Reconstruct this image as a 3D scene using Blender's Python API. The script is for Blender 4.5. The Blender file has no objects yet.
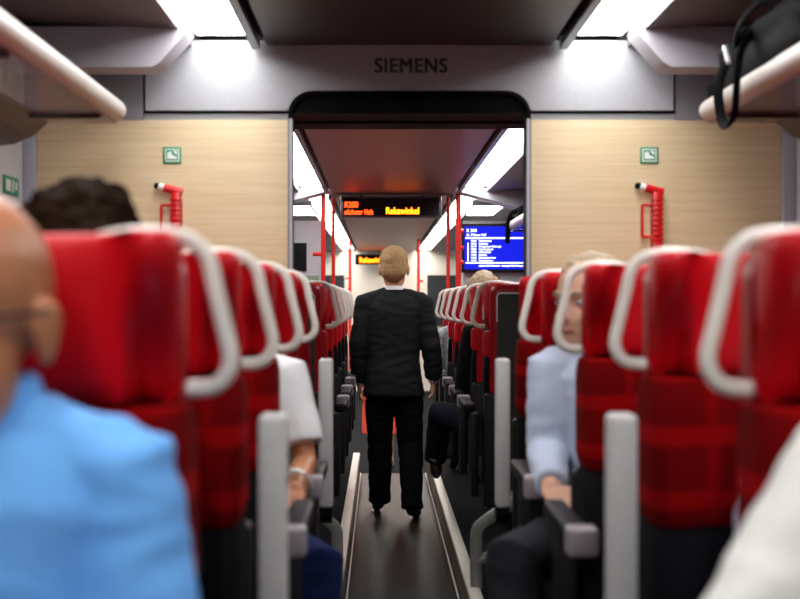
import bpy, bmesh, math, random
from mathutils import Vector, Matrix, noise
random.seed(7)
K = 0.92                      # drafting unit -> metres, baked into every mesh at the end
V = Vector
PI = math.pi
scn = bpy.context.scene
col = scn.collection

# ------------------------------------------------------------------ materials
def nt(name):
    m = bpy.data.materials.new(name); m.use_nodes = True
    n = m.node_tree; b = n.nodes['Principled BSDF']
    return m, n, b
def mat(name, c, rough=.5, metal=0, bump=0, bscale=60, spec=.5, sheen=0, var=0, coat=0):
    m, n, b = nt(name)
    b.inputs['Base Color'].default_value = (*c, 1)
    b.inputs['Roughness'].default_value = rough
    b.inputs['Metallic'].default_value = metal
    b.inputs['Specular IOR Level'].default_value = spec
    if sheen: b.inputs['Sheen Weight'].default_value = sheen
    if coat: b.inputs['Coat Weight'].default_value = coat; b.inputs['Coat Roughness'].default_value = .3
    tc = n.nodes.new('ShaderNodeTexCoord')
    nz = n.nodes.new('ShaderNodeTexNoise'); nz.inputs['Scale'].default_value = bscale; nz.inputs['Detail'].default_value = 4
    n.links.new(tc.outputs['Object'], nz.inputs['Vector'])
    if bump:
        bp = n.nodes.new('ShaderNodeBump'); bp.inputs['Strength'].default_value = bump; bp.inputs['Distance'].default_value = .004
        n.links.new(nz.outputs['Fac'], bp.inputs['Height']); n.links.new(bp.outputs['Normal'], b.inputs['Normal'])
    v = var or .08
    mx = n.nodes.new('ShaderNodeMix'); mx.data_type = 'RGBA'
    mx.inputs[6].default_value = (*[x*(1-v) for x in c], 1); mx.inputs[7].default_value = (*[min(1, x*(1+v)) for x in c], 1)
    n.links.new(nz.outputs['Fac'], mx.inputs[0]); n.links.new(mx.outputs[2], b.inputs['Base Color'])
    return m
def emat(name, c, s):
    m, n, b = nt(name)
    b.inputs['Base Color'].default_value = (*c, 1)
    b.inputs['Emission Color'].default_value = (*c, 1)
    b.inputs['Emission Strength'].default_value = s
    if s < 6: b.inputs['Base Color'].default_value = (0, 0, 0, 1); b.inputs['Specular IOR Level'].default_value = .1
    return m
def wood(name, c1, c2):
    m, n, b = nt(name)
    tc = n.nodes.new('ShaderNodeTexCoord'); mp = n.nodes.new('ShaderNodeMapping')
    mp.inputs['Scale'].default_value = (1.1, 1, 32)
    nz = n.nodes.new('ShaderNodeTexNoise'); nz.inputs['Scale'].default_value = 2.2; nz.inputs['Detail'].default_value = 6
    nz.inputs['Roughness'].default_value = .6
    r = n.nodes.new('ShaderNodeValToRGB')
    r.color_ramp.elements[0].position = .3; r.color_ramp.elements[0].color = (*c1, 1)
    r.color_ramp.elements[1].position = .7; r.color_ramp.elements[1].color = (*c2, 1)
    n.links.new(tc.outputs['Object'], mp.inputs[0]); n.links.new(mp.outputs[0], nz.inputs['Vector'])
    n.links.new(nz.outputs['Fac'], r.inputs[0]); n.links.new(r.outputs[0], b.inputs['Base Color'])
    b.inputs['Roughness'].default_value = .42
    return m
def plaid(name, dark, light):
    # woven check: brighter threads every few centimetres
    m, n, b = nt(name)
    tc = n.nodes.new('ShaderNodeTexCoord'); sp = n.nodes.new('ShaderNodeSeparateXYZ')
    n.links.new(tc.outputs['Object'], sp.inputs[0])
    def band(out, freq, thr, ph):
        a = n.nodes.new('ShaderNodeMath'); a.operation = 'MULTIPLY_ADD'; a.inputs[1].default_value = freq; a.inputs[2].default_value = ph
        n.links.new(out, a.inputs[0])
        s = n.nodes.new('ShaderNodeMath'); s.operation = 'SINE'; n.links.new(a.outputs[0], s.inputs[0])
        r = n.nodes.new('ShaderNodeMapRange'); r.inputs[1].default_value = thr; r.inputs[2].default_value = thr+.25
        n.links.new(s.outputs[0], r.inputs[0]); return r.outputs[0]
    h = band(sp.outputs['Z'], 2*PI/.115, .45, 1.0); v = band(sp.outputs['X'], 2*PI/.135, .72, .4)
    mx = n.nodes.new('ShaderNodeMath'); mx.operation = 'MAXIMUM'; n.links.new(h, mx.inputs[0])
    vs = n.nodes.new('ShaderNodeMath'); vs.operation = 'MULTIPLY'; vs.inputs[1].default_value = .55; n.links.new(v, vs.inputs[0])
    n.links.new(vs.outputs[0], mx.inputs[1])
    c = n.nodes.new('ShaderNodeMix'); c.data_type = 'RGBA'
    c.inputs[6].default_value = (*dark, 1); c.inputs[7].default_value = (*light, 1)
    n.links.new(mx.outputs[0], c.inputs[0]); n.links.new(c.outputs[2], b.inputs['Base Color'])
    b.inputs['Roughness'].default_value = .85; b.inputs['Specular IOR Level'].default_value = .06
    nz = n.nodes.new('ShaderNodeTexNoise'); nz.inputs['Scale'].default_value = 300
    bp = n.nodes.new('ShaderNodeBump'); bp.inputs['Strength'].default_value = .25; bp.inputs['Distance'].default_value = .003
    n.links.new(tc.outputs['Object'], nz.inputs['Vector']); n.links.new(nz.outputs['Fac'], bp.inputs['Height']); n.links.new(bp.outputs['Normal'], b.inputs['Normal'])
    return m
def glass(name, tint, alpha):
    m, n, b = nt(name)
    b.inputs['Base Color'].default_value = (*tint, 1); b.inputs['Roughness'].default_value = .08
    b.inputs['Alpha'].default_value = alpha
    return m

M = dict(
    wood=wood('beech_laminate', (.64, .50, .285), (.74, .61, .385)),
    grey=mat('grey_wall_panel', (.32, .33, .35), .45),
    greydk=mat('grey_wall_dark', (.22, .225, .24), .5),
    wallw=mat('pale_wall', (.62, .65, .70), .4),
    trimg=mat('trim_grey', (.42, .44, .50), .4),
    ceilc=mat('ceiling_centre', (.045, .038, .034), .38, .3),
    ceilr=mat('ceiling_red_reflection', (.22, .10, .085), .42, .3),  # reflection of the red seats is put into the base colour
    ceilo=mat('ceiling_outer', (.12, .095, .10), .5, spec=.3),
    cap=mat('soffit_lilac', (.42, .41, .45), .4),
    black=mat('black_gloss', (.003, .003, .0035), .6, spec=.06),
    dark=mat('dark_plastic', (.010, .010, .012), .5, spec=.25),
    floor=mat('aisle_floor', (.017, .0145, .0125), .5, bump=.4, bscale=150, var=.7, spec=.25),
    plat=mat('platform_carpet', (.008, .009, .0115), .9, bump=.6, bscale=250, var=.5, spec=.08),
    strip=mat('edge_strip', (.80, .77, .68), .35),
    riser=mat('riser', (.12, .08, .05), .4),
    red=mat('red_leather', (.56, .0015, .008), .42, spec=.28, bump=.1, bscale=200),
    reds=mat('red_shell', (.34, .0015, .006), .3, spec=.35),
    redp=plaid('red_check_fabric', (.14, .0003, .0008), (.29, .0006, .0022)),
    navy=mat('charcoal_fabric', (.0075, .008, .0105), .9, bump=.4, bscale=300, spec=.08),
    bpan=mat('grey_back_panel', (.03, .031, .033), .5, spec=.25),
    white=mat('cream_handle', (.80, .77, .70), .3),
    bar=mat('pale_grey_armrest', (.60, .60, .60), .35),
    metal=mat('brushed_metal', (.55, .55, .56), .35, .8),
    greyp=mat('grey_frame', (.22, .23, .23), .45),
    pole=mat('red_pole', (.72, .02, .012), .25),
    ham=mat('red_plastic', (.62, .008, .01), .3),
    green=mat('sign_green', (.0, .28, .13), .4),
    signw=mat('sign_white', (.8, .85, .8), .5),
    rackg=glass('rack_glass', (.45, .40, .35), .42),
    tube=mat('rack_tube', (.56, .52, .49), .35),
    rackb=mat('rack_base', (.05, .035, .03), .4),
    lamp=emat('lamp_diffuser', (1, .985, .97), 9.0),
    lampw=emat('lamp_warm', (1, .93, .84), 14.0),
    lampf=mat('lamp_frame', (.10, .10, .12), .3, .4),
    led=emat('led_orange', (1, .16, .005), 5),
    ledr=emat('led_red', (1, .05, .005), 4),
    screen=emat('screen_blue', (.006, .012, .60), .85),
    scrw=emat('screen_white', (.8, .88, 1), 1.6),
    winp=mat('night_glass', (.012, .014, .018), .08),
    bag=mat('black_nylon', (.0022, .0022, .0026), .7, bump=.4, bscale=40, spec=.04),
    suit=mat('black_suit', (.0110, .0118, .0135), .85, bump=.3, bscale=120, spec=.15),
    trou=mat('black_trousers', (.0045, .005, .006), .9, bump=.3, bscale=100, spec=.08),
    shoe=mat('black_shoe', (.006, .005, .005), .45, spec=.2),
    shoeb=mat('brown_shoe', (.05, .03, .02), .45),
    shirtw=mat('white_shirt', (.78, .78, .80), .8, bump=.2),
    shirtb=mat('blue_shirt', (.15, .44, .95), .8, bump=.2),
    shirtl=mat('pale_blue_shirt', (.56, .64, .82), .8, bump=.2),
    cream=mat('cream_shirt', (.74, .74, .70), .8, bump=.2),
    jeans=mat('blue_jeans', (.010, .018, .075), .9, bump=.4, spec=.1),
    djeans=mat('dark_denim', (.006, .008, .016), .9, bump=.4, spec=.1),
    gtrou=mat('grey_trousers', (.026, .027, .032), .9, bump=.3, spec=.1),
    orange=mat('orange_skirt', (.75, .07, .03), .8),
    darks=mat('dark_shirt', (.007, .007, .009), .9, spec=.1),
    patt=mat('mint_blouse', (.42, .62, .56), .8, var=.9, bscale=40),
    skin=mat('skin_light', (.66, .36, .24), .5, var=.1, bscale=12),
    skint=mat('skin_tan', (.47, .185, .085), .42, var=.15, bscale=12),
    hairb=mat('hair_blond', (.42, .27, .13), .7, bump=.4, bscale=90, var=.25, spec=.2),
    haird=mat('hair_brown', (.013, .006, .003), .8, bump=.6, bscale=60, var=.7, spec=.03),
    hairg=mat('hair_sandy', (.42, .31, .20), .6, bump=1, bscale=90, var=.4),
    eyew=mat('eye_white', (.7, .7, .7), .2),
    eyed=mat('iris', (.03, .02, .015), .2),
    lip=mat('lip', (.45, .14, .11), .5),
)

# ------------------------------------------------------------------ mesh helpers
class MB:
    def __init__(s): s.bm = bmesh.new()
    def add(s, vs, fs, mi=0):
        b = [s.bm.verts.new(v) for v in vs]
        for f in fs:
            try: q = s.bm.faces.new([b[i] for i in f]); q.material_index = mi
            except ValueError: pass
        return s
    def box(s, x0, x1, y0, y1, z0, z1, bev=0, seg=2, mi=0, mx=None):
        t = bmesh.new(); bmesh.ops.create_cube(t, size=1)
        for v in t.verts:
            v.co = V(((x0+x1)/2+v.co.x*(x1-x0), (y0+y1)/2+v.co.y*(y1-y0), (z0+z1)/2+v.co.z*(z1-z0)))
        if bev: bmesh.ops.bevel(t, geom=t.edges[:], offset=bev, segments=seg, profile=.5, affect='EDGES')
        if mx: t.transform(mx)
        t.verts.index_update()
        s.add([v.co.copy() for v in t.verts], [[v.index for v in f.verts] for f in t.faces], mi); t.free(); return s
    def loft(s, rings, mi=0, cap=True, closed=True):
        n = len(rings[0]); vs = [p for r in rings for p in r]; fs = []
        for i in range(len(rings)-1):
            for j in range(n if closed else n-1):
                k = (j+1) % n
                fs.append([i*n+j, i*n+k, (i+1)*n+k, (i+1)*n+j])
        if cap:
            fs.append(list(range(n))[::-1]); fs.append([(len(rings)-1)*n+j for j in range(n)])
        return s.add(vs, fs, mi)
    def tube(s, pts, r, n=10, mi=0, flat=None, cap=True):
        pts = [V(p) for p in pts]; R = r if isinstance(r, (list, tuple)) else [r]*len(pts)
        rings = []; up = None
        for i, p in enumerate(pts):
            t = (pts[min(i+1, len(pts)-1)]-pts[max(i-1, 0)]).normalized()
            if up is None:
                up = V((0, 0, 1)) if abs(t.z) < .9 else V((0, 1, 0))
            a = (up - t*up.dot(t)).normalized(); b = t.cross(a); up = a
            rings.append([p + a*math.cos(q*2*PI/n)*R[i] + b*math.sin(q*2*PI/n)*R[i]*(flat or 1) for q in range(n)])
        return s.loft(rings, mi, cap)
    def ell(s, c, r, mi=0, rot=None, u=16, w=10):
        c = V(c); vs = [V((0, 0, 1))]; fs = []
        for i in range(1, w):
            a = PI*i/w
            for j in range(u):
                b = 2*PI*j/u; vs.append(V((math.sin(a)*math.cos(b), math.sin(a)*math.sin(b), math.cos(a))))
        vs.append(V((0, 0, -1)))
        for j in range(u):
            k = (j+1) % u; fs.append([0, 1+j, 1+k]); fs.append([len(vs)-1, 1+(w-2)*u+k, 1+(w-2)*u+j])
        for i in range(w-2):
            for j in range(u):
                k = (j+1) % u; fs.append([1+i*u+j, 1+(i+1)*u+j, 1+(i+1)*u+k, 1+i*u+k])
        o = []
        for v in vs:
            p = V((v.x*r[0], v.y*r[1], v.z*r[2]))
            if rot: p = rot @ p
            o.append(p+c)
        return s.add(o, fs, mi)
    def prism(s, poly, axis, a, b, mi=0):
        # poly 2D extruded: axis 'y' -> poly is (x,z); 'x' -> (y,z); 'z' -> (x,y)
        f = {'y': lambda p, t: V((p[0], t, p[1])), 'x': lambda p, t: V((t, p[0], p[1])), 'z': lambda p, t: V((p[0], p[1], t))}[axis]
        return s.loft([[f(p, a) for p in poly], [f(p, b) for p in poly]], mi)
    def mesh(s, name, mats, smooth=True, ang=35):
        bmesh.ops.recalc_face_normals(s.bm, faces=s.bm.faces[:])
        me = bpy.data.meshes.new(name); s.bm.to_mesh(me); s.bm.free()
        for m in (mats if isinstance(mats, list) else [mats]): me.materials.append(m)
        if smooth:
            me.shade_smooth(); me.set_sharp_from_angle(angle=math.radians(ang))
        return me
    def build(s, name, mats, parent=None, loc=(0, 0, 0), **k):
        me = s.mesh(name, mats, **k)
        return put(name, me, parent, loc)
def put(name, me, parent=None, loc=(0, 0, 0)):
    o = bpy.data.objects.new(name, me); col.objects.link(o); o.location = loc
    if parent: o.parent = parent
    return o
def tag(o, label, cat, group=None, kind=None):
    o['label'] = label; o['category'] = cat
    if group: o['group'] = group
    if kind: o['kind'] = kind
    return o
def empty(name, loc, label, cat, group=None, rz=0):
    o = bpy.data.objects.new(name, None); col.objects.link(o); o.location = loc; o.rotation_euler = (0, 0, rz)
    o.empty_display_size = .1
    return tag(o, label, cat, group)
def struct(o): o['kind'] = 'structure'; return o
def B(*a, **k): return MB().box(*a, **k)
def smooth_path(pts, n=6):
    P = [V(p) for p in pts]; out = []
    for i in range(len(P)-1):
        p0, p1, p2, p3 = P[max(i-1, 0)], P[i], P[i+1], P[min(i+2, len(P)-1)]
        for j in range(n):
            t = j/n
            out.append(.5*((2*p1)+(-p0+p2)*t+(2*p0-5*p1+4*p2-p3)*t*t+(-p0+3*p1-3*p2+p3)*t**3))
    return out+[P[-1]]
def text(body, size, loc, m, parent=None, name='lettering', depth=.001, sx=1, bold=0, sp=1):
    # heavier strokes: the outline is laid down a few times, shifted by the extra stroke width
    cu = bpy.data.curves.new(name, 'FONT'); cu.body = body; cu.size = size; cu.extrude = depth; cu.align_x = 'LEFT';  cu.space_character = sp
    t = bpy.data.objects.new('tmp', cu); col.objects.link(t)
    dg = bpy.context.evaluated_depsgraph_get(); me = bpy.data.meshes.new_from_object(t.evaluated_get(dg))
    bpy.data.objects.remove(t)
    me.transform(Matrix.Rotation(PI/2, 4, 'X') @ Matrix.Diagonal((sx, 1, 1, 1)))
    if bold:
        q = bmesh.new()
        for dx, dz in ((-1, -.6), (1, -.6), (-1, .6), (1, .6), (0, 0)):
            c = me.copy(); c.transform(Matrix.Translation((dx*bold, (dx*.6+dz)*1e-5, dz*bold))); q.from_mesh(c); bpy.data.meshes.remove(c)
        q.to_mesh(me); q.free()
    me.materials.clear(); me.materials.append(m)
    return put(name, me, parent, loc)

# ------------------------------------------------------------------ the car body
W = 1.57; CZ = 2.47; YB = 5.1; Y0 = -1.2; YE = 25.7
struct(B(-W-.1, W+.1, Y0, YE, -.62, -.52).build('floor_base', M['dark']))
struct(B(-.31, .31, Y0, 11.45, -.5, -.17).build('floor', M['floor'], smooth=False))
struct(B(-W, W, 11.5, YE, -.5, -.43).build('floor_low', M['plat'], smooth=False))
for s, nm in ((-1, 'left'), (1, 'right')):
    x0, x1 = sorted((s*.335, s*W))
    struct(B(x0, x1, Y0, 11.5, -.5, 0).build('floor_'+nm, M['plat'], smooth=False))
    x0, x1 = sorted((s*.312, s*.335))
    struct(B(x0, x1, Y0, 11.5, -.17, -.02).build('trim_riser_'+nm, M['riser'], smooth=False))
    x0, x1 = sorted((s*.305, s*.365))
    struct(B(x0, x1, Y0, 11.52, -.02, .012, bev=.004).build('trim_nosing_'+nm, M['strip']))
    x0, x1 = sorted((s*.292, s*.300))
    struct(B(x0, x1, Y0, 11.45, -.17, -.165).build('trim_line_'+nm, M['strip']))
    # side walls with window openings (four wall bands around them)
    x0, x1 = sorted((s*W, s*(W+.08)))
    w = MB()
    segs = [(-.9, .7), (1.1, 2.7), (3.05, 4.45), (6.0, 7.6), (8.1, 9.7), (10.2, 11.6), (14.5, 17), (18, 21), (22, 25)]
    w.box(x0, x1, Y0, YE, -.6, .95); w.box(x0, x1, Y0, YE, 1.72, CZ+.1)
    prev = Y0
    for a, b in segs+[(YE, YE)]:
        if a > prev: w.box(x0, x1, prev, a, .95, 1.72)
        prev = b
    struct(w.build('wall_'+nm, M['wallw'], smooth=False))
    for i, (a, b) in enumerate(segs):
        f = MB()
        xi = s*(W+.02); xa, xb = sorted((s*(W-.012), s*(W+.06)))
        f.box(xa, xb, a, b, .95, .98); f.box(xa, xb, a, b, 1.69, 1.72); f.box(xa, xb, a, a+.03, .98, 1.69); f.box(xa, xb, b-.03, b, .98, 1.69)
        wi = struct(f.build('window_%d' % (i+1+(9 if s > 0 else 0)), M['dark'], smooth=False))
        xa, xb = sorted((s*(W+.03), s*(W+.045)))
        B(xa, xb, a+.03, b-.03, .98, 1.69).build('pane', M['winp'], wi, smooth=False)
struct(B(-W, W, Y0-.08, Y0, -.6, CZ).build('wall_light_enclosure', M['grey'], smooth=False))  # unseen wall added behind the camera to enclose the light
# far end wall, pale, with door and displays
fw = struct(B(-W, W, YE, YE+.08, -.6, CZ).build('wall_far', mat('warm_wall', (.75, .70, .62), .5), smooth=False))
for x0, x1 in ((-1.45, -.85), (.85, 1.5)):
    B(x0, x1, YE-.03, YE-.001, .9, 1.95).build('dark_glass', M['winp'], fw, smooth=False)
d1 = empty('display_board', (0, 0, 0), 'small far orange information display left of the walking man\'s head', 'display')
B(-.62, .25, YE-.4, YE-.3, 2.16, 2.36).build('housing', M['black'], d1)
text('Rekawinkel', .15, (-.54, YE-.41, 2.2), M['led'], d1, 'led_text', depth=.002, bold=.004, sx=.8)
B(-.02, .02, YE-.37, YE-.33, 2.36, CZ-.005).build('hanger', M['dark'], d1)

# bulkhead
def arch(hw, ztop, r, n=6):
    pts = [(-hw, 0)]
    for i in range(n+1):
        a = PI - i*PI/2/n; pts.append((-hw+r+math.cos(a)*r, ztop-r+math.sin(a)*r))
    for i in range(n+1):
        a = PI/2 - i*PI/2/n; pts.append((hw-r+math.cos(a)*r, ztop-r+math.sin(a)*r))
    pts.append((hw, 0)); return pts
DH = .48; DT = 2.245; WZ = 2.143
b = MB()
for s in (-1, 1):
    x0, x1 = sorted((s*(DH+.012), s*1.517)); b.box(x0, x1, YB, YB+.1, 0.0, WZ)
struct(b.build('wall_wood_panel', M['wood'], smooth=False))
b = MB()
b.box(-W, W, YB+.012, YB+.1, DT+.012, CZ)
for s in (-1, 1):
    x0, x1 = sorted((s*(DH+.012), s*W)); b.box(x0, x1, YB+.012, YB+.1, WZ, DT+.012)
    x0, x1 = sorted((s*1.517, s*W)); b.box(x0, x1, YB+.012, YB+.1, 0, WZ)
struct(b.build('wall_bulkhead', M['grey'], smooth=False))
# raised upper panel (polygon around the door head)
PX, PB, PT = 1.075, 2.18, 2.462
poly = [(-PX, PT), (-PX, PB), (-DH-.016, PB)] + [p for p in arch(DH+.016, DT+.016, .10) if p[1] > PB+.001] + [(DH+.016, PB), (PX, PB), (PX, PT)]
bm = bmesh.new(); vs = [bm.verts.new((x, YB-.012, z)) for x, z in poly]; f = bm.faces.new(vs)
r = bmesh.ops.extrude_face_region(bm, geom=[f]); bmesh.ops.translate(bm, verts=[v for v in r['geom'] if isinstance(v, bmesh.types.BMVert)], vec=(0, .018, 0))
mb = MB(); mb.bm.free(); mb.bm = bm
up = struct(mb.build('trim_upper_panel', M['grey'], smooth=False))
bm2 = MB().box(-PX-.008, PX+.008, YB+.006, YB+.0115, PB-.009, PT).build('shadow_gap', M['black'], up, smooth=False)
text('SIEMENS', .082, (-.143, YB-.0125, 2.335), mat('logo_grey', (.035, .035, .038), .4), up, 'logo', sx=.90, bold=.0028, sp=1.10)
# side verticals
for s in (-1, 1):
    x0, x1 = sorted((s*(PX+.01), s*W)); struct(B(x0, x1, YB-.004, YB+.0115, WZ, CZ).build('trim_shoulder_shade', M['greydk'] , smooth=False))  # darker grey paints in the shade behind the soffit caps
    x0, x1 = sorted((s*1.518, s*W)); struct(B(x0, x1, YB-.03, YB+.01, 0, WZ-.002, bev=.006).build('trim_corner', M['trimg']))
# door frame: black rounded portal
A, Bq = arch(DH+.014, DT+.014, .10, 8), arch(DH, DT, .09, 8)
n = len(A); rings = []
vs = [V((x, y, z)) for (P, y) in ((A, YB-.018), (Bq, YB-.018), (Bq, YB+.14), (A, YB+.14)) for x, z in P]
fs = []
for q in range(4):
    for j in range(n-1):
        k = (q+1) % 4; fs.append([q*n+j, q*n+j+1, k*n+j+1, k*n+j])
struct(MB().add(vs, fs).build('door_1', M['black']))
for s in (-1, 1):
    x0, x1 = sorted((s*(DH-.004), s*(DH+.01))); struct(B(x0, x1, YB-.022, YB-.016, 0, DT-.1).build('trim_jamb', M['trimg']))
hb = MB(); hb.box(-.8, .8, YB+.15, 6.15, 2.25, 2.46); hb.box(-.8, .8, 5.5, 5.54, 2.242, 2.26); hb.box(-.8, .8, 5.9, 5.93, 2.242, 2.26)
struct(hb.build('trim_header', M['black'], smooth=False))

# ceiling
struct(B(-W, W, Y0, YE, CZ+.06, CZ+.12).build('ceiling', M['black'], smooth=False))
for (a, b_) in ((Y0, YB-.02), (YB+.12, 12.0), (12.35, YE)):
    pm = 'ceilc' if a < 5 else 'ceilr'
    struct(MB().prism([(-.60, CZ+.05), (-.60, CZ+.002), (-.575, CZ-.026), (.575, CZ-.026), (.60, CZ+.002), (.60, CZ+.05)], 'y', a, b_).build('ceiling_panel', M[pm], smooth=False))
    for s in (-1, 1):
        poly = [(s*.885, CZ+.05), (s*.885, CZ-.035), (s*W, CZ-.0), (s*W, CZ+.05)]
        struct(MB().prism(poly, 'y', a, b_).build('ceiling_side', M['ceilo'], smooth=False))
# transverse soffit caps before the bulkhead
for s in (-1, 1):
    poly = [(s*.85, 2.44), (s*.862, 2.415), (s*.955, 2.31), (s*.985, 2.292), (s*W, 2.292), (s*W, 2.445), (s*.85, 2.445)]
    r1 = [(x, z) for x, z in poly]
    mb = MB()
    top = [V((x, 4.72, z)) for x, z in poly]; back = [V((x, 4.9, z)) for x, z in poly]
    fr = [V((x, 4.74, z)) for x, z in poly]
    mb.loft([fr, back]); struct(mb.build('trim_soffit', M['cap']))
# gantry at far vestibule
for s in (-1, 1):
    low = [(s*(.52+i*.105), CZ-.01-.30*((i/10)**1.15)) for i in range(11)]
    poly = low+[(s*W, CZ), (s*.52, CZ)]
    struct(MB().prism(poly, 'y', 11.75, 12.1).build('trim_gantry', M['cap']))
struct(B(-.52, .52, 12.0, 12.3, 2.425, CZ+.05).build('trim_gantry_beam', M['greydk'], smooth=False))
LY = [(-1.0, 2.0), (2.1, 5.06), (6.2, 9.72), (9.80, 11.72), (12.4, 15.6), (15.7, 18.9), (19.0, 22.2), (22.3, 25.5)]
LN = ['behind the camera', 'just before the wood bulkhead', 'nearest beyond the doorway', 'ending at the hanging orange sign', 'first beyond the hanging sign', 'second beyond the hanging sign', 'third beyond the hanging sign', 'farthest down the car']
for i, (a, b_) in enumerate(LY):
    for s in (-1, 1):
        e = empty('ceiling_light', (s*.757, (a+b_)/2, CZ+.038), 'long white ceiling light strip on the %s, %s' % ('left' if s < 0 else 'right', LN[i]), 'light', 'ceiling light strips')
        h = (b_-a)/2
        mb = MB()
        mb.prism([(-.118, -.012), (-.10, -.028), (.10, -.028), (.118, -.012), (.118, .0), (-.118, .0)], 'y', -h, h)
        mb.build('diffuser', M['lamp'] if i < 4 else M['lampw'], e, smooth=False)
        fb = MB(); fb.box(-.15 if s > 0 else -.12, .12 if s > 0 else .15, -h, h, .001, .015)
        t = -1 if s > 0 else 1
        xa, xb = sorted((t*.119, t*.152)); fb.box(xa, xb, -h, h, -.085, .02)
        fb.build('frame', M['lampf'], e, smooth=False)
for s in (-1, 1):
    e = empty('ceiling_light', (s*.97, 13.1, 2.36), 'short slanted vestibule light panel on the %s beyond the curved gantry' % ('left' if s < 0 else 'right'), 'light')
    B(-.14, .14, -.6, .6, -.01, .0).build('diffuser', M['lampw'], e); B(-.17, .17, -.63, .63, .0, .06).build('frame', M['lampf'], e)

# partitions at the vestibule
for s, nm in ((-1, 'left'), (1, 'right')):
    x0, x1 = sorted((s*.70, s*W)); p = struct(B(x0, x1, 12.3, 12.36, -.43, 2.2).build('wall_partition_'+nm, M['wallw'], smooth=False))
    if s < 0:
        B(-1.3, -.84, 12.27, 12.299, 1.70, 1.98).build('dark_pane', M['winp'], p)
        B(-1.3, -.72, 12.28, 12.299, 1.30, 1.66).build('green_pane', mat('green_glass', (.35, .45, .33), .1), p)
def polething(x, y, z0, z1, label, knobs, r=.021):
    e = empty('grab_pole', (x, y, z0), label, 'pole', 'red grab poles')
    MB().tube([(0, 0, 0), (0, 0, z1-z0)], r, 12).build('pole', M['pole'], e)
    for (z, dx) in knobs:
        MB().tube([(0, 0, z-z0), (dx, 0, z-z0)], .020, 10).build('bracket', M['pole'], e)
polething(-.664, 12.0, -.43, 2.44, 'tall red grab pole left of the doorway view, with side bracket', [(1.86, -.10), (1.5, -.05)], .022)
polething(-.575, 12.2, -.43, 2.42, 'slim red grab pole just right of the bracketed left pole', [], .018)
polething(.545, 12.2, -.43, 2.42, 'slim red grab pole immediately left of the thicker pole by the screen', [], .018)
polething(.632, 12.0, -.43, 2.44, 'tall red grab pole beside the blue screen, with knob brackets', [(2.08, .05), (1.92, .05), (1.78, .05)], .026)
polething(-.62, 20.8, -.43, 2.44, 'distant red grab pole at the left end of the aisle', [(1.8, -.08), (1.6, -.08)], .025)
polething(.52, 20.8, -.43, 2.44, 'distant red grab pole at the right end of the aisle', [(1.75, .08)], .025)

# hanging destination sign
sg = empty('destination_sign', (0, 12.0, 2.2), 'hanging black destination display with orange lettering above the walking man', 'sign')
B(-.50, .47, -.03, .05, 0.005, .215, bev=.006).build('housing', M['lampf'], sg)
B(-.475, .445, -.036, -.0305, .025, .195).build('screen', M['winp'], sg)
text('R200', .078, (-.46, -.038, .105), M['ledr'], sg, 'led_text', sx=.8, bold=.001)
text('nächster Halt', .070, (-.46, -.038, .038), M['ledr'], sg, 'led_text', sx=.72, bold=.001)
text('Rekawinkel', .092, (-.065, -.038, .042), M['led'], sg, 'led_text', sx=.76, bold=.002)
for x in (-.3, .3): B(x-.015, x+.015, 0.0, .02, .215, .232).build('hanger', M['dark'], sg)

# departure monitor
mo = empty('information_screen', (.678, 12.22, 1.688), 'blue passenger information screen listing stops in white text', 'screen')
B(0, .72, -.03, .07, 0, .48, bev=.008).build('housing', M['dark'], mo)
B(.025, .695, -.034, -.0302, .03, .45).build('display', M['screen'], mo)
tx = mo
text('R 200', .042, (.045, -.036, .395), M['scrw'], mo, 'screen_text', bold=.0008)
text('St. Pölten Hbf', .034, (.045, -.036, .355), M['scrw'], mo, 'screen_text', bold=.0006)
B(.035, .69, -.036, -.0342, .328, .343).build('rule', M['scrw'], mo)
B(.035, .69, -.036, -.0342, .088, .100).build('rule', M['scrw'], mo)
for i, (t, n_) in enumerate(zip(['18:42', '18:46', '18:49', '18:53', '18:58', '19:02', '19:06', '19:12'], ['Rekawinkel', 'Hofstatt', 'Eichgraben-Altlengb.', 'Neulengbach', 'Ollersbach', 'Kirchst', 'Böheimkirchen', 'Pottenbrunn'])):
    z = .300-i*.0275
    text(t, .026, (.085, -.036, z), M['scrw'], mo, 'screen_text', bold=.0008); text(n_, .027, (.165, -.036, z), M['scrw'], mo, 'screen_text', bold=.0008)
B(.055, .065, -.036, -.0342, .105, .29).build('route_line', M['scrw'], mo)
text('nächster Halt: Rekawinkel   Ausstieg in Fahrtrichtung rechts', .026, (.165, -.036, .058), M['scrw'], mo, 'screen_text', bold=.0008, sx=.75)

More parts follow.
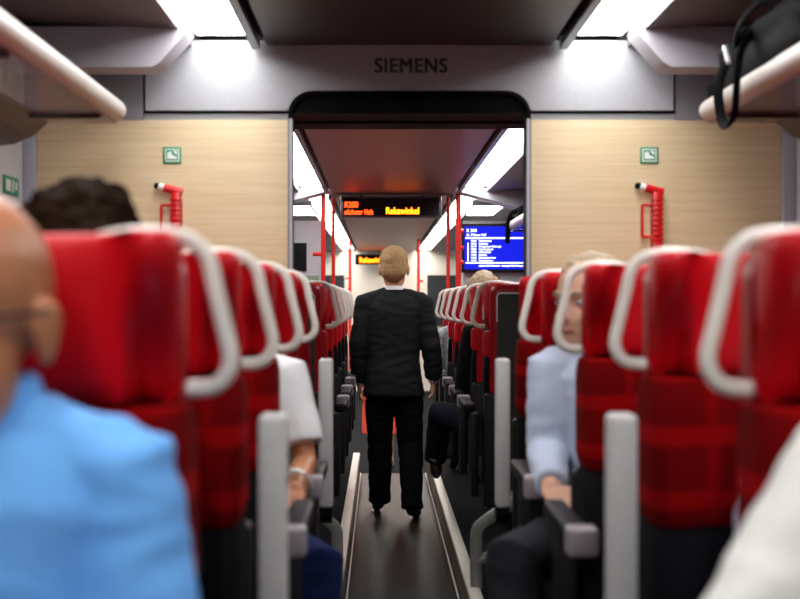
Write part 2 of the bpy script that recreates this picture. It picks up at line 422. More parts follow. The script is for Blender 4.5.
# wall signs + hammers
for s, x in ((-1, -.967), (1, .978)):
    e = empty('emergency_sign', (x, YB-.001, 1.998), 'small square green emergency sign on the wood panel, %s of doorway' % ('left' if s < 0 else 'right'), 'sign')
    B(-.037, .037, -.004, 0, -.034, .034, bev=.003).build('plate', M['green'], e)
    f = MB()
    for q in ((-.029, .029, .022, .026), (-.029, .029, -.026, -.022), (-.029, -.025, -.022, .022), (.025, .029, -.022, .022)): f.box(q[0], q[1], -.0055, -.0042, q[2], q[3])
    f.prism([(-.02, -.015), (-.02, .012), (-.004, .016), (.0, .002), (.02, -.008), (.02, -.015)], 'y', -.0055, -.0042, mi=0)
    f.prism([(.002, .018), (.02, .018), (.02, .0), (.012, .006)], 'y', -.0055, -.0042, mi=0)
    f.build('pictogram', M['signw'], e, smooth=False)
    hx = -.947 if s < 0 else 1.004
    e = empty('emergency_hammer', (hx, YB-.03, 1.78), 'red emergency hammer clipped to the wood panel, %s of doorway' % ('left' if s < 0 else 'right'), 'hammer')
    g = MB(); g.box(-.019, .019, -.016, .016, -.20, .07, bev=.006)
    for k in range(11): g.box(-.022, .022, -.020, .018, -.17+k*.020, -.161+k*.020, bev=.002)
    g.build('handle', M['ham'], e)
    MB().tube([(-.048, 0, .083), (.024, 0, .064)], .017, 12).build('head', M['ham'], e)
    MB().tube([(-.070, 0, .089), (-.048, 0, .083)], .0155, 12).build('collar', M['signw'], e)
    MB().tube([(-.088, 0, .094), (-.070, 0, .089)], [.010, .015], 12).build('tip', M['black'], e)
    MB().tube(smooth_path([(-.018, .0, .012), (-.056, 0, .012), (-.06, 0, .0), (-.06, 0, -.10), (-.056, 0, -.115), (-.018, 0, -.115)], 4), .006, 8).build('bracket', M['ham'], e)
    B(-.022, .022, .016, .029, -.21, .03, bev=.003).build('holder', M['ham'], e)
e = empty('wall_sign', (-W+.001, 4.9, 1.855), 'green rectangular notice on the pale side wall by the left rack', 'sign')
B(0, .004, -.10, .10, -.036, .036).build('plate', M['green'], e)
g = MB(); g.box(.0042, .0052, -.07, -.01, -.022, .022); g.box(.0042, .0052, .012, .03, -.024, .024); g.box(.0042, .0052, .05, .075, -.012, .02); g.build('pictogram', M['signw'], e, smooth=False)

# luggage racks
for (a, b_, nm) in ((-1.0, 4.63, 'near'), (5.6, 11.7, 'far')):
    for s in (-1, 1):
        e = empty('luggage_rack', (s*W, (a+b_)/2, 2.0), 'overhead luggage rack with pale round rail on the %s, %s' % ('left' if s < 0 else 'right', 'before the bulkhead' if nm == 'near' else 'beyond the doorway'), 'luggage rack')
        h = (b_-a)/2; X = lambda v: s*(v-W)
        t = MB(); t.tube([(X(1.095), -h, .104), (X(1.095), h-.03, .104), (X(1.095), h-.012, .104), (X(1.095), h, .104)], [.041, .041, .036, .02], 20)
        t.build('rail', M['tube'], e)
        t = MB(); t.prism([(X(1.09), .065), (X(1.09), .057), (X(1.36), .060), (X(1.36), .068)], 'y', -h, h-.03); t.build('glass_shelf', M['rackg'], e, smooth=False)
        t = MB(); t.prism([(X(1.34), .075), (X(1.345), .058), (X(1.40), .012), (X(1.47), -.018), (X(1.57), -.030), (X(1.57), .09)], 'y', -h, h-.02); t.build('rack_base', M['rackb'], e, smooth=False)
        for k in range(int(2*h/1.1)):
            y = h-.25-k*1.1; B(*sorted((X(1.10), X(1.35))), y, y+.03, .045, .062).build('crossbar', M['rackb'], e)

# bags on racks
def bagmesh(L, Wd, H, seed, bulge=.25):
    me = bmesh.new(); bmesh.ops.create_cube(me, size=1); bmesh.ops.subdivide_edges(me, edges=me.edges[:], cuts=9, use_grid_fill=True)
    for v in me.verts:
        p = v.co*2; n2 = V((abs(p.x)**5, abs(p.y)**5, abs(p.z)**5)); k = (n2.x+n2.y+n2.z)**(-1/5) if (n2.x+n2.y+n2.z) > 0 else 1
        p = p*k*(1 + .10*noise.noise(p*2.2+V((seed, 0, 0))) + .04*noise.noise(p*6))
        v.co = V((p.x*L/2, p.y*Wd/2, (p.z*.5+.5)*H))
    for v in me.verts: v.co.z = max(v.co.z, 0)
    m = MB(); m.bm.free(); m.bm = me; return m
e = empty('shoulder_bag', (1.24, 3.99, 2.068), 'black nylon shoulder bag lying on the right luggage rack, strap hanging', 'bag')
bagmesh(.34, 1.1, .26, 3).build('bag_body', M['bag'], e, ang=80)
bm_ = bagmesh(.22, .20, .15, 9).build('side_pocket', M['bag'], e, loc=(-.03, .60, 0), ang=80)
st = smooth_path([(-.16, .02, .2), (-.21, -.02, .14), (-.225, -.02, .05), (-.222, .02, -.06), (-.218, .12, -.09), (-.222, .18, -.05), (-.225, .20, .05), (-.19, .22, .14), (-.10, .25, .17)], 6)
MB().tube(st, .017, 8, flat=.4).build('strap', M['bag'], e)
st = smooth_path([(-.12, -.2, .24), (-.17, -.1, .27), (-.19, .05, .24), (-.17, .2, .2), (-.1, .4, .14)], 6)
MB().tube(st, .014, 8, flat=.5).build('strap', M['bag'], e)
MB().tube([(-.195, .18, .13), (-.20, .21, .19)], .011, 8).build('buckle', M['metal'], e)
e = empty('shoulder_bag', (1.26, 11.3, 2.068), 'black bag on the far right rack with strap over the screen', 'bag')
bagmesh(.3, .5, .2, 5).build('bag_body', M['bag'], e, ang=80)
MB().tube(smooth_path([(-.12, -.05, .16), (-.20, 0, .12), (-.218, .1, .0), (-.215, .16, -.12), (-.20, .2, -.02), (-.2, .22, .06), (-.12, .2, .12)], 6), .022, 8, flat=.5).build('strap', M['bag'], e)

# ------------------------------------------------------------------ seats
HW = .265
def seat_meshes(sx):
    """pair of seats facing -y; aisle side at x = -.55*sx; origin at floor, pair centre, handle plane"""
    P = {}
    cs = [-.275*sx, .275*sx]        # aisle seat first
    def head(cx):
        rings = []
        lv = [(1.255, 0, .02), (1.262, 0, .006), (1.29, .06, 0), (1.33, .22, 0), (1.37, .48, 0), (1.41, .78, 0), (1.45, .95, 0), (1.478, 1, 0), (1.492, 1, .006), (1.498, 1, .02)]
        for z, t, ins in lv:
            wd = .0+.15*t**1.15; h = HW-ins - .012*(1-t)
            half = [(0, -.045), (.08, -.046), (.135, -.05), (.165, -.060), (.185, -.075-.2*max(0, wd-.035)), (.200, -wd*.85-.01), (.214, -wd-.008), (.232, -wd-.016), (.250, -wd-.006), (.262, -wd+.018), (.262, -wd*.6), (.246, .01), (.236, .05), (.22, .064), (.12, .066)]
            f = h/HW; q = [(x*f, y+ins*.8 if y < 0 else y-ins*.8) for x, y in half]
            ring = [V((cx+x, y, z)) for x, y in q]+[V((cx, q[-1][1], z))]+[V((cx-x, y, z)) for x, y in q[:0:-1]]
            rings.append(ring)
        return MB().loft(rings)
    def back(cx, z0, z1, m):
        rings = []
        for i in range(9):
            z = z0+(z1-z0)*i/8; ins = .015 if i in (0, 8) else 0
            lean = -.03-.085*((1.255-z)/.75)**1.0
            side = .03
            half = [(0, lean-.022), (.1, lean-.024), (.16, lean-.030), (.20, lean-.055), (.235, lean-.062), (.255, lean-.04), (.262, lean), (.262, .05), (.24, .064)]
            q = [(x*(1-ins*2), y+(ins if y < 0 else 0)) for x, y in half]
            rings.append([V((cx+x, y, z)) for x, y in q]+[V((cx, .064, z))]+[V((cx-x, y, z)) for x, y in q[:0:-1]])
        return MB().loft(rings)
    P['headrest'] = [head(c).mesh('headrest', M['red'], ang=60) for c in cs]
    P['backrest'] = [back(c, .96, 1.25, 0).mesh('backrest', M['redp'], ang=50) for c in cs]
    P['backrest_short'] = [back(c, 1.12, 1.25, 0).mesh('backrest', M['red'], ang=50) for c in cs]
    P['lower_backrest_tall'] = [back(c, .5, 1.115, 0).mesh('lower_backrest', M['navy'], ang=50) for c in cs]
    P['lower_backrest'] = [back(c, .5, .955, 0).mesh('lower_backrest', M['navy'], ang=50) for c in cs]
    P['seat_cushion'] = [MB().box(c-HW+.005, c+HW-.005, -.525, -.05, .42, .55, bev=.04, seg=4).mesh('seat_cushion', M['navy'], ang=60) for c in cs]
    # shell: rounded frame; red
    sh = MB()
    for c in cs:
        pts = []
        hw = .236; r = .06
        prof = [(-hw, .94)]
        for i in range(7):
            a = PI-i*PI/12; prof.append((-hw+r+math.cos(a)*r, 1.499-r+math.sin(a)*r))
        for i in range(7):
            a = PI/2-i*PI/12; prof.append((hw-r+math.cos(a)*r, 1.499-r+math.sin(a)*r))
        prof.append((hw, .94))
        ins = lambda k: [(x*(1-k/hw), (z-.94)*(1-k/.56)+.94+k*.2) for x, z in prof]
        rr = []
        for k, y in ((0, .068), (0, .115), (.012, .135), (.03, .142)):
            rr.append([V((c+x, y, z)) for x, z in ins(k)])
        sh.loft(rr)
    P['shell'] = [sh.mesh('shell', M['reds'], ang=50)]
    P['lower_shell'] = [MB().box(c-HW, c+HW, .068, .135, .36, .936, bev=.015, seg=3).mesh('lower_shell', M['dark']) for c in cs]
    P['back_panel'] = [MB().box(c-.205, c+.205, .140, .149, .45, 1.44, bev=.004).mesh('back_panel', M['bpan']) for c in cs]
    tr = MB()
    for c in cs: tr.tube([(c-.205, .147, 1.30), (c-.205, .147, 1.43), (c-.195, .147, 1.444), (c+.195, .147, 1.444), (c+.205, .147, 1.43), (c+.205, .147, 1.30)], .004, 6)
    P['panel_trim'] = [tr.mesh('panel_trim', M['bar'])]
    a = -.55*sx
    g = lambda dx: a+dx*sx
    path = [(g(.16), .03, 1.490), (g(.12), 0.004, 1.497), (g(.07), 0, 1.499), (g(.03), 0, 1.495), (g(.004), 0, 1.482), (g(-.011), 0, 1.46), (g(-.020), 0, 1.42), (g(-.034), 0, 1.36), (g(-.042), 0, 1.325), (g(-.040), 0, 1.303), (g(-.028), 0, 1.284), (g(-.008), 0, 1.275), (g(.02), 0, 1.274)]
    sp = smooth_path(path, 6)
    P['grab_handle'] = [MB().tube(sp, .0122, 12).mesh('grab_handle', M['white'], ang=80)]
    # armrests
    def arm(x, up):
        m = MB()
        if up: m.box(x-.027-.02*sx, x+.027-.02*sx, -.16, -.09, .62, 1.185, bev=.012, seg=3)
        else: m.box(x-.03-(.022*sx if x else 0), x+.03-(.022*sx if x else 0), -.49, -.02, .83, .875, bev=.014, seg=3)
        return m
    ax = g(-.034)
    P['arm_up'] = [arm(ax, True).mesh('armrest', M['bar'])]
    P['arm_down'] = [arm(ax, False).mesh('armrest', M['dark'])]
    e1 = MB().box(ax-.036-.022*sx, ax+.036-.022*sx, -.515, -.45, .815, .885, bev=.012, seg=3)
    P['arm_end'] = [e1.mesh('armrest_end', mat('armrest_cap', (.30, .27, .30), .35))]
    P['arm_post'] = [MB().box(ax-.02, ax+.02, -.14, .04, .40, .83, bev=.01).mesh('armrest_post', M['dark'])]
    P['arm_pivot'] = [MB().tube([(ax-.024-.02*sx, -.11, .60), (ax+.024-.02*sx, -.11, .60)], .045, 14).mesh('armrest_pivot', M['black'])]
    P['armrest_middle'] = [arm(0, False).mesh('armrest', M['dark'])]
    lf = MB()
    lf.tube([(g(.14), .02, .425), (g(.14), .33, .425)], .026, 10)
    lf.tube(smooth_path([(g(.16), .35, .435), (g(.05), .35, .37), (g(-.025), .35, .315), (g(-.045), .35, .285), (g(-.05), .35, .24), (g(-.05), .35, .0)], 5), .030, 10, flat=.8)
    lf.tube([(g(.14), .35, .235), (g(-.05), .35, .13)], .024, 8)
    P['leg_frame'] = [lf.mesh('leg_frame', M['greyp'])]
    bs = MB(); bs.box(-.42, .42, -.48, .06, .36, .425, bev=.01); bs.box(-.30, .30, -.28, -.16, .0, .37, bev=.02)
    P['base'] = [bs.mesh('base', M['dark'])]
    return P
SP = seat_meshes(1); SM = seat_meshes(-1)
def place_seat(side, y, away, arm, label, handle=True, legframe=False):
    x = side*.94 + .010
    # aisle side at local -x for SP
    loc_aisle = (-1 if side > 0 else 1)*(-1 if away else 1)
    P = SP if loc_aisle < 0 else SM
    e = empty('train_seat', (x, y, 0), label, 'seat', 'red double seats along the aisle', rz=PI if away else 0)
    keys = ['headrest', 'backrest_short' if away else 'backrest', 'lower_backrest_tall' if away else 'lower_backrest', 'seat_cushion', 'shell', 'lower_shell', 'back_panel', 'panel_trim', 'armrest_middle', 'base']
    if handle: keys.append('grab_handle')
    if legframe: keys.append('leg_frame')
    for k in keys:
        for me in P[k]: put({'armrest_middle': 'armrest', 'backrest_short': 'backrest', 'lower_backrest_tall': 'lower_backrest'}.get(k, k), me, e)
    a = put('armrest', P['arm_'+arm][0], e)
    if arm == 'up': put('pivot', P['arm_pivot'][0], a)
    else: put('end_cap', P['arm_end'][0], a); put('armrest_post', P['arm_post'][0], e)
    return e
rows = [
 (1.82, False, 'down', 'nearest red double seat facing the camera, %s of the aisle', True),
 (2.54, False, 'up', 'second red double seat from the camera, upright pale armrest, %s of the aisle', True),
 (3.36, False, 'down', 'third red double seat from the camera, %s of the aisle', True),
 (4.20, False, 'down', 'fourth red double seat from the camera, %s of the aisle', True),
 (4.885, False, 'up', 'red double seat without handle standing against the wood bulkhead, %s of the aisle', False),
 (6.45, True, 'down', 'first double seat beyond the doorway, grey back panel towards camera, %s of the aisle', True),
 (7.29, True, 'down', 'second double seat beyond the doorway, back towards camera, %s of the aisle', True),
 (8.12, True, 'down', 'third double seat beyond the doorway, back towards camera, %s of the aisle', True),
 (8.95, True, 'down', 'fourth double seat beyond the doorway, back towards camera, %s of the aisle', True),
 (9.78, True, 'down', 'fifth double seat beyond the doorway, back towards camera, %s of the aisle', True),
 (10.6, True, 'down', 'farthest double seat before the vestibule poles, back towards camera, %s of the aisle', True),
]
for i, (y, aw, arm, lab, hd) in enumerate(rows):
    for s in (-1, 1):
        place_seat(s, y, aw, arm, lab % ('left' if s < 0 else 'right'), hd, legframe=(i == 5))

# ------------------------------------------------------------------ people
def organic(mb, voxel, name, m, smooth=4, fold=0, fscale=(6, 6, 2.5), seed=0):
    bmesh.ops.recalc_face_normals(mb.bm, faces=mb.bm.faces[:])
    me = bpy.data.meshes.new('t'); mb.bm.to_mesh(me); mb.bm.free()
    o = bpy.data.objects.new('t', me); col.objects.link(o)
    r = o.modifiers.new('r', 'REMESH'); r.mode = 'VOXEL'; r.voxel_size = voxel; r.adaptivity = 0
    if smooth:
        q = o.modifiers.new('s', 'SMOOTH'); q.factor = .5; q.iterations = smooth
    dg = bpy.context.evaluated_depsgraph_get(); me2 = bpy.data.meshes.new_from_object(o.evaluated_get(dg))
    bpy.data.objects.remove(o); bpy.data.meshes.remove(me)
    if fold:
        ns = [v.normal.copy() for v in me2.vertices]
        for v, n_ in zip(me2.vertices, ns):
            p = V((v.co.x*fscale[0]+seed*3.1, v.co.y*fscale[1], v.co.z*fscale[2]))
            w = noise.noise(p); w2 = noise.noise(V((v.co.x*3+v.co.z*14+seed, v.co.y*5, v.co.z*9-v.co.x*6)))
            v.co += n_*fold*(w*.8+(1-abs(w2)*2.2)*.55)
    me2.name = name; me2.materials.clear(); me2.materials.append(m); me2.shade_smooth()
    return me2
def frame(F, up=V((0, 0, 1))):
    F = F.normalized(); R = F.cross(up).normalized(); U = R.cross(F)
    return Matrix((R, F, U)).transposed()      # columns: right, forward, up
def head_prims(mb, c, R, u):
    """c: centre of skull; R local frame; height ~.235u"""
    T = lambda x, y, z: c + R @ V((x, y, z))*u
    def E(x, y, z, rx, ry, rz): mb.ell(T(x, y, z), (rx*u, ry*u, rz*u), rot=R)
    E(0, -.008, .03, .076, .096, .088); E(0, .028, -.045, .062, .064, .075); E(0, .05, -.085, .036, .036, .032)
    E(0, .082, -.018, .012, .016, .026); E(0, .094, -.034, .013, .013, .011); E(0, .072, -.066, .024, .018, .009)
    E(0, .076, .018, .05, .014, .010); E(.032, .062, -.035, .022, .022, .022); E(-.032, .062, -.035, .022, .022, .022)
    for s in (-1, 1): E(s*.078, -.004, -.012, .009, .019, .032); E(s*.083, -.010, -.002, .006, .014, .018)
def hand_prims(mb, w, d, palm, side, u, curl=.5):
    """w wrist, d direction of hand, palm normal direction, side = direction of the thumb"""
    d = d.normalized(); palm = palm.normalized(); t = (side - d*side.dot(d)).normalized()
    R = Matrix((t, d, t.cross(d))).transposed()
    mb.ell(w+d*.045*u, (.040*u, .055*u, .015*u), rot=R)
    for i, (o, L) in enumerate(((.029, .070), (.010, .078), (-.010, .072), (-.029, .056))):
        b0 = w+d*.075*u+t*o*u; L *= u
        p1 = b0+d*L*.45+palm*L*.15*curl; p2 = p1+(d*.30+palm*.42*curl*1.4)*L*.7; p3 = p2+(d*.1+palm*.5*curl*1.5)*L*.5
        mb.tube([b0-d*.03*u, b0, p1, p2, p3], [.0085*u, .0092*u, .0085*u, .0078*u, .006*u], 8)
    b0 = w+d*.02*u+t*.026*u
    mb.tube([b0, b0+(t*.026+d*.025)*u, b0+(t*.034+d*.055)*u+palm*.01*u, b0+(t*.028+d*.080)*u+palm*.018*u], [.013*u, .012*u, .010*u, .008*u], 8)
def person(origin, J, u, label, mats, head, garment='shirt', hair=True, fine=.008, group=None, glasses=False, cuffs=False, sleeve=1.0, hairtop=1.0, hn=1.0, tk=1.0, fringe=False, cs=1.0, skirt=False, shoes=True, fold=.006, seed=0, hs=1.12):
    """J: joints relative to origin (drafting units). head: (centre, forward)"""
    J = {k: V(v) for k, v in J.items() if not isinstance(v, (int, float))}
    e = empty('person', origin, label, 'person', group)
    hc, hf = V(head[0]), V(head[1]); R = frame(hf); uh = u*hs
    side = (J['shR']-J['shL']).normalized(); upv = (J['neck']-J['pelvis']).normalized(); fw = upv.cross(side).normalized()
    if fw.dot(J['knR']+J['knL']+J['toR']+J['toL']-2*J['pelvis']-J['anR']-J['anL']) < 0: pass
    def ring(c, a, b, sd=side, f=fw, n=18, p=2.3):
        o = []
        for i in range(n):
            t = 2*PI*i/n; cx, sy = math.cos(t), math.sin(t)
            o.append(c+sd*a*math.copysign(abs(cx)**(2/p), cx)+f*b*math.copysign(abs(sy)**(2/p), sy))
        return o
    def trap(mb, g):
        for s in 'LR': mb.tube([J['neck']-upv*.03*u, J['neck'].lerp(J['sh'+s], .5)-upv*.012*u, J['sh'+s]-upv*.005*u], [.062*u+g, .054*u+g, .050*u+g], 14)
    pe, nk = J['pelvis'], J['neck']; sw = (J['shR']-J['shL']).length/2; hipS = (J['hiR']-J['hiL']).normalized()
    smid = (J['shR']+J['shL'])/2
    def torso(mb, g, drop=0, flare=0):
        rs = [ring(pe-upv*(.07*u+drop), (.155+flare)*u+g, .115*u+g, hipS), ring(pe-upv*drop*.5, .165*u+g, .12*u+g, hipS), ring(pe.lerp(nk, .22), .148*u+g, .108*u+g),
              ring(pe.lerp(nk, .45), .158*u+g, .115*u+g), ring(pe.lerp(nk, .68), sw*.90+g, .122*u+g), ring(smid-upv*.035*u, sw*.97+g, .105*u+g), ring(smid+upv*.015*u, sw*.82+g, .08*u+g), ring(smid.lerp(nk, .75)+upv*.01*u, .085*u+g, .062*u+g*.8)]
        mb.loft(rs)
    # ---- body
    mb = MB(); torso(mb, -.012*u); trap(mb, -.008*u)
    head_prims(mb, hc, R, uh)
    mb.tube([nk-upv*.04*u, nk, nk.lerp(hc, .45), hc-V((0, 0, .03*u))], [.062*u, .056*u, .053*u, .05*u], 14)
    for s in 'LR':
        sh, el, wr = J['sh'+s], J['el'+s], J['wr'+s]
        mb.tube([sh, sh.lerp(el, .5), el, el.lerp(wr, .35), wr, wr+(wr-el).normalized()*.03*u], [.050*u, .043*u, .037*u, .038*u, .027*u, .026*u], 12)
        hd = J.get('hd'+s, wr+(wr-el)); pal = J.get('pal'+s, V((0, 0, -1))); th = J.get('th'+s, (V((0, 0, 1))))
        hand_prims(mb, wr, hd-wr, pal, th, u, J.get('curl', V((.5, 0, 0))).x)
        hi, kn, an, to = J['hi'+s], J['kn'+s], J['an'+s], J['to'+s]
        mb.tube([hi, hi.lerp(kn, .5), kn, kn.lerp(an, .3), an], [.082*u, .070*u, .053*u, .052*u, .035*u], 14)
        mb.tube([an, an.lerp(to, .5)-V((0, 0, .01*u)), to], [.036*u, .034*u, .022*u], 10)
    put('body', organic(mb, fine*.92, 'body', mats['skin'], 3), e)
    # ---- eyes, lips
    for s in (-1, 1): ex = MB(); ex.ell(hc+R @ V((s*.031, .073, .002))*uh, (.013*uh, .011*uh, .007*uh), rot=R); ex.build('eye', M['eyew'], e)
    for s in (-1, 1): ex = MB(); ex.ell(hc+R @ V((s*.031, .081, .002))*uh, (.005*uh, .004*uh, .005*uh), rot=R); ex.build('iris', M['eyed'], e)
    lp = MB(); lp.ell(hc+R @ V((0, .086, -.066))*uh, (.022*uh, .006*uh, .007*uh), rot=R); lp.build('lips', M['lip'], e)
    # ---- hair
    if hair:
        hb = MB(); E = lambda x, y, z, a, b, c_: hb.ell(hc+R @ V((x, y, z))*uh, (a*uh, b*uh, c_*uh), rot=R, u=24, w=16)
        E(0, -.020, .044, .080, .096, .084*hairtop); E(0, -.048, .0, .074, .066, .082)
        if fringe: E(0, .045, .050, .070, .058, .052)
        me = organic(hb, .006, 'hair', mats['hair'], 2)
        for v in me.vertices:
            d = v.co-hc; v.co += d.normalized()*(.016*uh if fringe else 0) + d.normalized()*hn*(.006*noise.noise(v.co*45+V((seed, 0, 0)))+.010*noise.noise(v.co*16+V((seed*2, 0, 0))))
        put('hair', me, e)
        eb = MB()
        for s in (-1, 1): eb.tube([hc+R @ V((s*.014, .090, .022))*uh, hc+R @ V((s*.032, .088, .028))*uh, hc+R @ V((s*.050, .076, .022))*uh], .004*uh, 6)
        eb.build('eyebrows', mats['hair'], e)
    if glasses:
        gl = MB()
        for s in (-1, 1):
            c = V((s*.034, .098, -.002)); gl.tube([hc+R @ (c+V((math.cos(t*PI/8)*.026, 0, math.sin(t*PI/8)*.018)))*uh for t in range(17)], .0022*uh, 6)
            gl.tube([hc+R @ V((s*.06, .098, .004))*uh, hc+R @ V((s*.079, .06, .006))*uh, hc+R @ V((s*.084, -.012, .008))*uh], .0022*uh, 6)
        gl.tube([hc+R @ V((-.009, .099, .0))*uh, hc+R @ V((.009, .099, .0))*uh], .0022*uh, 6)
        gl.build('glasses', M['dark'], e)
    # ---- top
    g = .012*u if garment == 'shirt' else .022*u
    mb = MB(); torso(mb, g, drop=(.02 if garment == 'shirt' else .085)*u, flare=0 if garment == 'shirt' else .03); trap(mb, g*.6)
    for s in 'LR':
        sh, el, wr = J['sh'+s], J['el'+s], J['wr'+s]
        k = .012*u if garment == 'shirt' else .02*u
        sh0 = sh.lerp(smid, .22)
        if sleeve >= 1: mb.tube([sh0, sh, sh.lerp(el, .5), el, el.lerp(wr, .5), el.lerp(wr, .96)], [.052*u+k, .054*u+k, .052*u+k, .046*u+k, .042*u+k, .033*u+k], 14)
        else: mb.tube([sh0, sh, sh.lerp(el, .4), sh.lerp(el, sleeve)], [.056*u+k, .060*u+k, .056*u+k, .055*u+k], 14)
    put({'shirt': 'shirt', 'jacket': 'jacket'}[garment], organic(mb, fine*1.2, 'top', mats['top'], 3, fold=fold*u, seed=seed), e)
    # collar
    cb = MB(); cl = nk.lerp(hc, .16 if garment == 'shirt' else .12)+upv*.0*u
    t = nk.lerp(hc, .3)
    mb2 = MB(); dn = (hc-nk).normalized()
    def circ(c, a, b): return [c+side*math.cos(i*PI/10)*a+fw*math.sin(i*PI/10)*b for i in range(20)]
    cc = nk+dn*.028*u
    mb2.loft([circ(cc-dn*.045*u*cs, .082*u*cs, .072*u*cs), circ(cc+dn*.012*u*cs, .064*u*cs, .064*u*cs), circ(cc+dn*.016*u*cs, .059*u*cs, .059*u*cs), circ(cc-dn*.02*u, .060*u*cs, .056*u*cs)], cap=False)
    mb2.build('collar', mats.get('collar', mats['top']), e)
    if garment == 'jacket':
        m3 = MB(); cc = nk+dn*.004*u
        m3.loft([circ(cc-dn*.045*u, .105*u, .090*u), circ(cc+dn*.012*u, .075*u, .074*u), circ(cc+dn*.014*u, .067*u, .067*u), circ(cc-dn*.03*u, .068*u, .065*u)], cap=False)
        m3.build('jacket_collar', mats['top'], e)
    if cuffs:
        for s in 'LR':
            cf = MB(); el, wr = J['el'+s], J['wr'+s]; cf.tube([el.lerp(wr, .93), wr+(wr-el).normalized()*.012*u], [.036*u, .035*u], 14)
            cf.build('shirt_cuff', mats['collar'], e)
    # ---- trousers / skirt
    mb = MB()
    if skirt:
        mb.loft([ring(pe+upv*.05*u, .165*u, .125*u), ring(pe-V((0, 0, .1))*u, .20*u, .15*u), ring(pe-V((0, 0, .62))*u, .215*u, .17*u)])
    else:
        mb.loft([ring(pe-upv*.08*u, .15*u, .115*u, hipS), ring(pe, .168*u, .128*u, hipS), ring(pe+upv*.06*u, .16*u, .122*u, hipS)])
        for s in 'LR':
            hi, kn, an = J['hi'+s], J['kn'+s], J['an'+s]
            mb.tube([hi, hi.lerp(kn, .5), kn, kn.lerp(an, .4), kn.lerp(an, .8), an+(an-kn).normalized()*.015*u], [.096*u, .086*u*tk, .072*u*tk, .070*u*tk, .064*u*tk, .066*u*tk], 16)
    put('skirt' if skirt else 'trousers', organic(mb, fine*1.2, 'bottom', mats['bottom'], 3, fold=fold*u*.9, seed=seed+5), e)
    if shoes:
        for s in 'LR':
            an, to = J['an'+s], J['to'+s]; d = (to-an); d2 = d.normalized(); up2 = V((0, 0, 1)); sd = d2.cross(up2).normalized(); un = sd.cross(d2)
            mb = MB(); heel = an-d2*.045*u-un*.03*u; tip = to+d2*.045*u-un*.0*u
            Rm = Matrix((sd, d2, un)).transposed()
            mb.ell(an-un*.02*u, (.040*u, .055*u, .045*u), rot=Rm); mb.tube([heel, an.lerp(to, .5)-un*.012*u, to, tip], [.036*u, .042*u, .040*u, .022*u], 12, flat=.9)
            put('shoe', organic(mb, .006, 'shoe', mats.get('shoe', M['shoe']), 2), e)
    return e
def seated(x, y, f, top, label, mats, dx=0, yaw=0, lean=0, over=None, kn=.56, hw=.195, **k):
    """sitting on a double seat whose handle plane is at y; f=-1 looks to the camera"""
    u = 1.087; F = f
    hx = x+dx
    J = dict(pelvis=(0, F*.20, .66), neck=(dx, F*(.21+lean), top-.265*u), shL=(dx-hw*u, F*(.22+lean), top-.325*u), shR=(dx+hw*u, F*(.22+lean), top-.325*u),
             hiL=(-.09*u, F*.25, .64), hiR=(.09*u, F*.25, .64), knL=(-.12, F*kn, .66), knR=(.12, F*kn, .66), anL=(-.11, F*(kn-.02), .12), anR=(.11, F*(kn-.02), .12),
             toL=(-.11, F*(kn+.1), .045), toR=(.11, F*(kn+.1), .045),
             elL=(dx-(hw+.05)*u, F*.26, top-.63*u), elR=(dx+(hw+.05)*u, F*.26, top-.63*u), wrL=(dx-.13, F*.50, .82), wrR=(dx+.13, F*.50, .82),
             thL=(1, 0, 0), thR=(-1, 0, 0), hdL=(dx-.05, F*.62, .80), hdR=(dx+.05, F*.62, .80))
    if over: J.update(over)
    hf = V((math.sin(yaw)*1.0, F*math.cos(yaw), J.get('pitch', -.03)))
    return person((x, y, 0), J, u, label, mats, ((dx+J.get('hdx', 0), F*(.235+lean), top-.118*u*k.get('hs', 1.12)), hf), **k)

U = 1.087
# P1: walking man in suit, back to the camera
h = {k: tuple(c*U for c in v) for k, v in dict(
    pelvis=(0, .0, .97), neck=(.0, .02, 1.505), shL=(-.178, .01, 1.44), shR=(.185, .01, 1.44), elL=(-.235, -.02, 1.16), elR=(.245, -.03, 1.15),
    wrL=(-.228, .06, .905), wrR=(.262, .02, .925), hdL=(-.235, .075, .80), hdR=(.262, .03, .82), hiL=(-.09, 0, .93), hiR=(.09, 0, .93),
    knL=(-.098, .08, .53), knR=(.112, .04, .50), anL=(-.10, .16, .10), anR=(.118, -.10, .095), toL=(-.115, .31, .035), toR=(.15, .04, .035)).items()}
h['palL'] = (1, 0, 0); h['palR'] = (-1, 0, 0); h['thL'] = (0, 1, 0); h['thR'] = (0, 1, 0)
person((-.018, 9.08, -.168), h, U, 'man in a black suit walking away down the aisle, short blond hair', dict(skin=M['skin'], top=M['suit'], bottom=M['trou'], hair=M['hairb'], collar=M['shirtw'], shoe=M['shoe']),
       ((.0, .03*U, 1.668*U), (.05, 1, -.02)), garment='jacket', cuffs=True, hs=1.2, hn=.7, tk=1.13, fine=.007, fold=.012, seed=1)
# P2 foreground left
seated(-.64, 1.82, -1, 1.545, 'bald man in bright blue shirt and glasses in the left foreground', dict(skin=M['skint'], top=M['shirtb'], bottom=M['gtrou'], hair=M['hairg']), dx=-.01, yaw=-.14, hair=False, glasses=True, seed=2, fold=.011, cs=1.3, hs=1.3, hw=.18)
# P3 row B left
seated(-.68, 2.54, -1, 1.60, 'person whose tousled dark brown hair shows above the nearest left seat', dict(skin=M['skin'], top=M['darks'], bottom=M['trou'], hair=M['haird']), seed=3, dx=-.03, hw=.14, kn=.44, over=dict(hdx=.03, pitch=-.12), hs=1.15, hn=2.0, fringe=True)
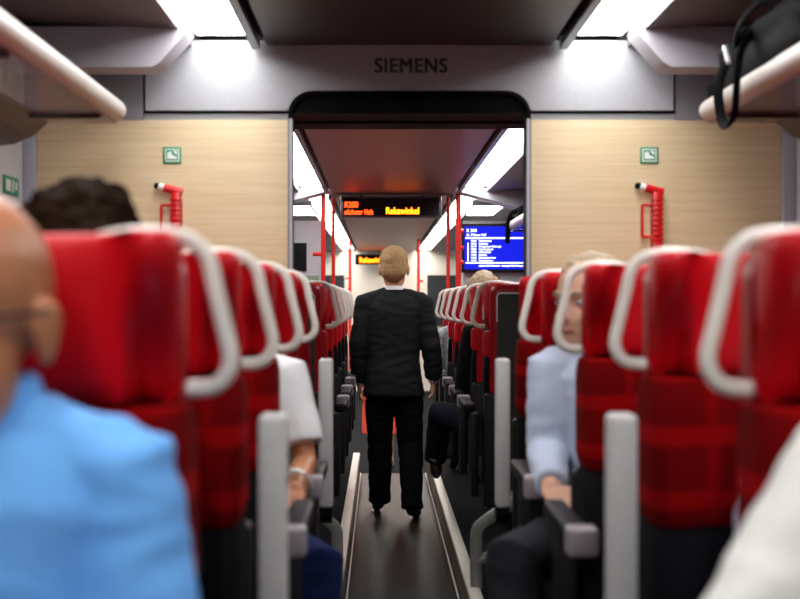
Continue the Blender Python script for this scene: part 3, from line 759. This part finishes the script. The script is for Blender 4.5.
# P4 row D left
seated(-.655, 4.2, -1, 1.52, 'seated person in white short-sleeved shirt and blue jeans, wristwatch, left aisle seat', dict(skin=M['skint'], top=M['shirtw'], bottom=M['jeans'], hair=M['haird']), seed=4, sleeve=.8, dx=.02,
       over=dict(elR=(.30, -.30, .90), wrR=(.29, -.60, .86), hdR=(.27, -.75, .82), knR=(.36, -.80, .68), anR=(.33, -.72, .12), toR=(.34, -.9, .045), hiR=(.12, -.25, .64)))
# watch
we = empty('wristwatch', (-.365, 3.625, .865), 'silver wristwatch on the arm of the white-shirted person', 'watch')
MB().tube([(0+.045*math.cos(t*PI/8), .004*math.sin(t), .045*math.sin(t*PI/8)) for t in range(17)], .007, 6).build('strap', M['metal'], we)
B(-.016, .016, -.016, .012, .038, .052, bev=.004).build('dial', M['signw'], we)
# P5 row D right
seated(.64, 4.2, -1, 1.55, 'man in pale blue shirt and grey trousers looking left from the right aisle seat', dict(skin=M['skin'], top=M['shirtl'], bottom=M['gtrou'], hair=M['hairg']), dx=-.01, yaw=-.85, seed=5, hs=1.18,
       over=dict(hdx=-.085, elL=(-.235, -.26, .93), wrL=(-.26, -.54, .86), hdL=(-.235, -.68, .82), knL=(-.40, -.78, .70), anL=(-.34, -.70, .12), toL=(-.38, -.88, .045), hiL=(-.13, -.25, .64)))
# P6 foreground right
seated(.70, 1.82, -1, 1.56, 'person in loose cream shirt at the right edge, only shoulder and arm visible', dict(skin=M['skin'], top=M['cream'], bottom=M['jeans'], hair=M['haird']), seed=6, fold=.009,
       over=dict(elL=(-.43, -.36, .95), wrL=(-.25, -.56, .85), hdL=(-.10, -.66, .83)))
# P7 row B right
seated(.69, 2.54, -1, 1.575, 'person whose pale scalp just shows above the nearest right seat', dict(skin=M['skin'], top=M['shirtl'], bottom=M['gtrou'], hair=M['hairg']), hair=False, seed=7, dx=.10, hw=.14, kn=.44, over=dict(hdx=-.06))
# P8 first far row, back to camera, leg in aisle
seated(.60, 7.29, 1, 1.575, 'blond passenger with back to camera and brown shoe stretched into the aisle', dict(skin=M['skin'], top=M['darks'], bottom=M['djeans'], hair=M['hairg'], shoe=M['shoeb']), dx=.0, seed=8, hw=.14,
       over=dict(hdx=-.10, knL=(-.34, .62, .70), anL=(-.365, .74, .40), toL=(-.355, .83, .30)))
# P11 mint sleeve
seated(.60, 9.78, 1, 1.50, 'passenger in patterned mint blouse on the right beyond the walking man', dict(skin=M['skin'], top=M['patt'], bottom=M['gtrou'], hair=M['haird']), dx=-.0, seed=9, fine=.012, hw=.19)
# P10 far standing person in orange skirt
h = {k: tuple(c*U*.95 for c in v) for k, v in dict(
    pelvis=(0, .0, .97), neck=(.0, .02, 1.5), shL=(-.18, .01, 1.44), shR=(.18, .01, 1.44), elL=(-.23, -.02, 1.15), elR=(.23, -.03, 1.15),
    wrL=(-.22, -.08, .90), wrR=(.22, -.08, .90), hiL=(-.09, 0, .93), hiR=(.09, 0, .93),
    knL=(-.08, -.01, .50), knR=(.08, .0, .50), anL=(-.08, 0, .09), anR=(.09, 0, .09), toL=(-.09, -.14, .035), toR=(.10, -.14, .035)).items()}
person((-.10, 13.9, -.428), h, U*.95, 'person in an orange-red skirt standing far off behind the walking man', dict(skin=M['skint'], top=M['orange'], bottom=M['orange'], hair=M['haird'], shoe=M['shoeb']),
       ((.0, .03, 1.69*U*.95), (0, -1, 0)), skirt=True, fine=.012, seed=11)

# ------------------------------------------------------------------ bake drafting units to metres
done = set()
for o in bpy.data.objects:
    o.location = o.location*K
    if o.type == 'MESH' and o.data.name not in done:
        o.data.transform(Matrix.Scale(K, 4)); done.add(o.data.name)

# ------------------------------------------------------------------ camera, world, view
cd = bpy.data.cameras.new('camera'); cam = bpy.data.objects.new('camera', cd); col.objects.link(cam)
cam.location = (-.12*K, 0, 1.40*K); cam.rotation_euler = (PI/2, 0, 0)
cd.lens = 56.25; cd.sensor_width = 36; cd.shift_x = 20/800; cd.shift_y = 2.5/800
cd.clip_start = .05
cd.dof.use_dof = True; cd.dof.focus_distance = 8.9*K; cd.dof.aperture_fstop = 56.25/(22*K)
scn.camera = cam
wd = bpy.data.worlds.new('world'); scn.world = wd; wd.use_nodes = True
wd.node_tree.nodes['Background'].inputs[0].default_value = (.01, .012, .02, 1)
scn.view_settings.view_transform = 'Standard'; scn.view_settings.look = 'None'
scn.view_settings.exposure = 0.75; scn.view_settings.gamma = 1; scn.view_settings.use_curve_mapping = False
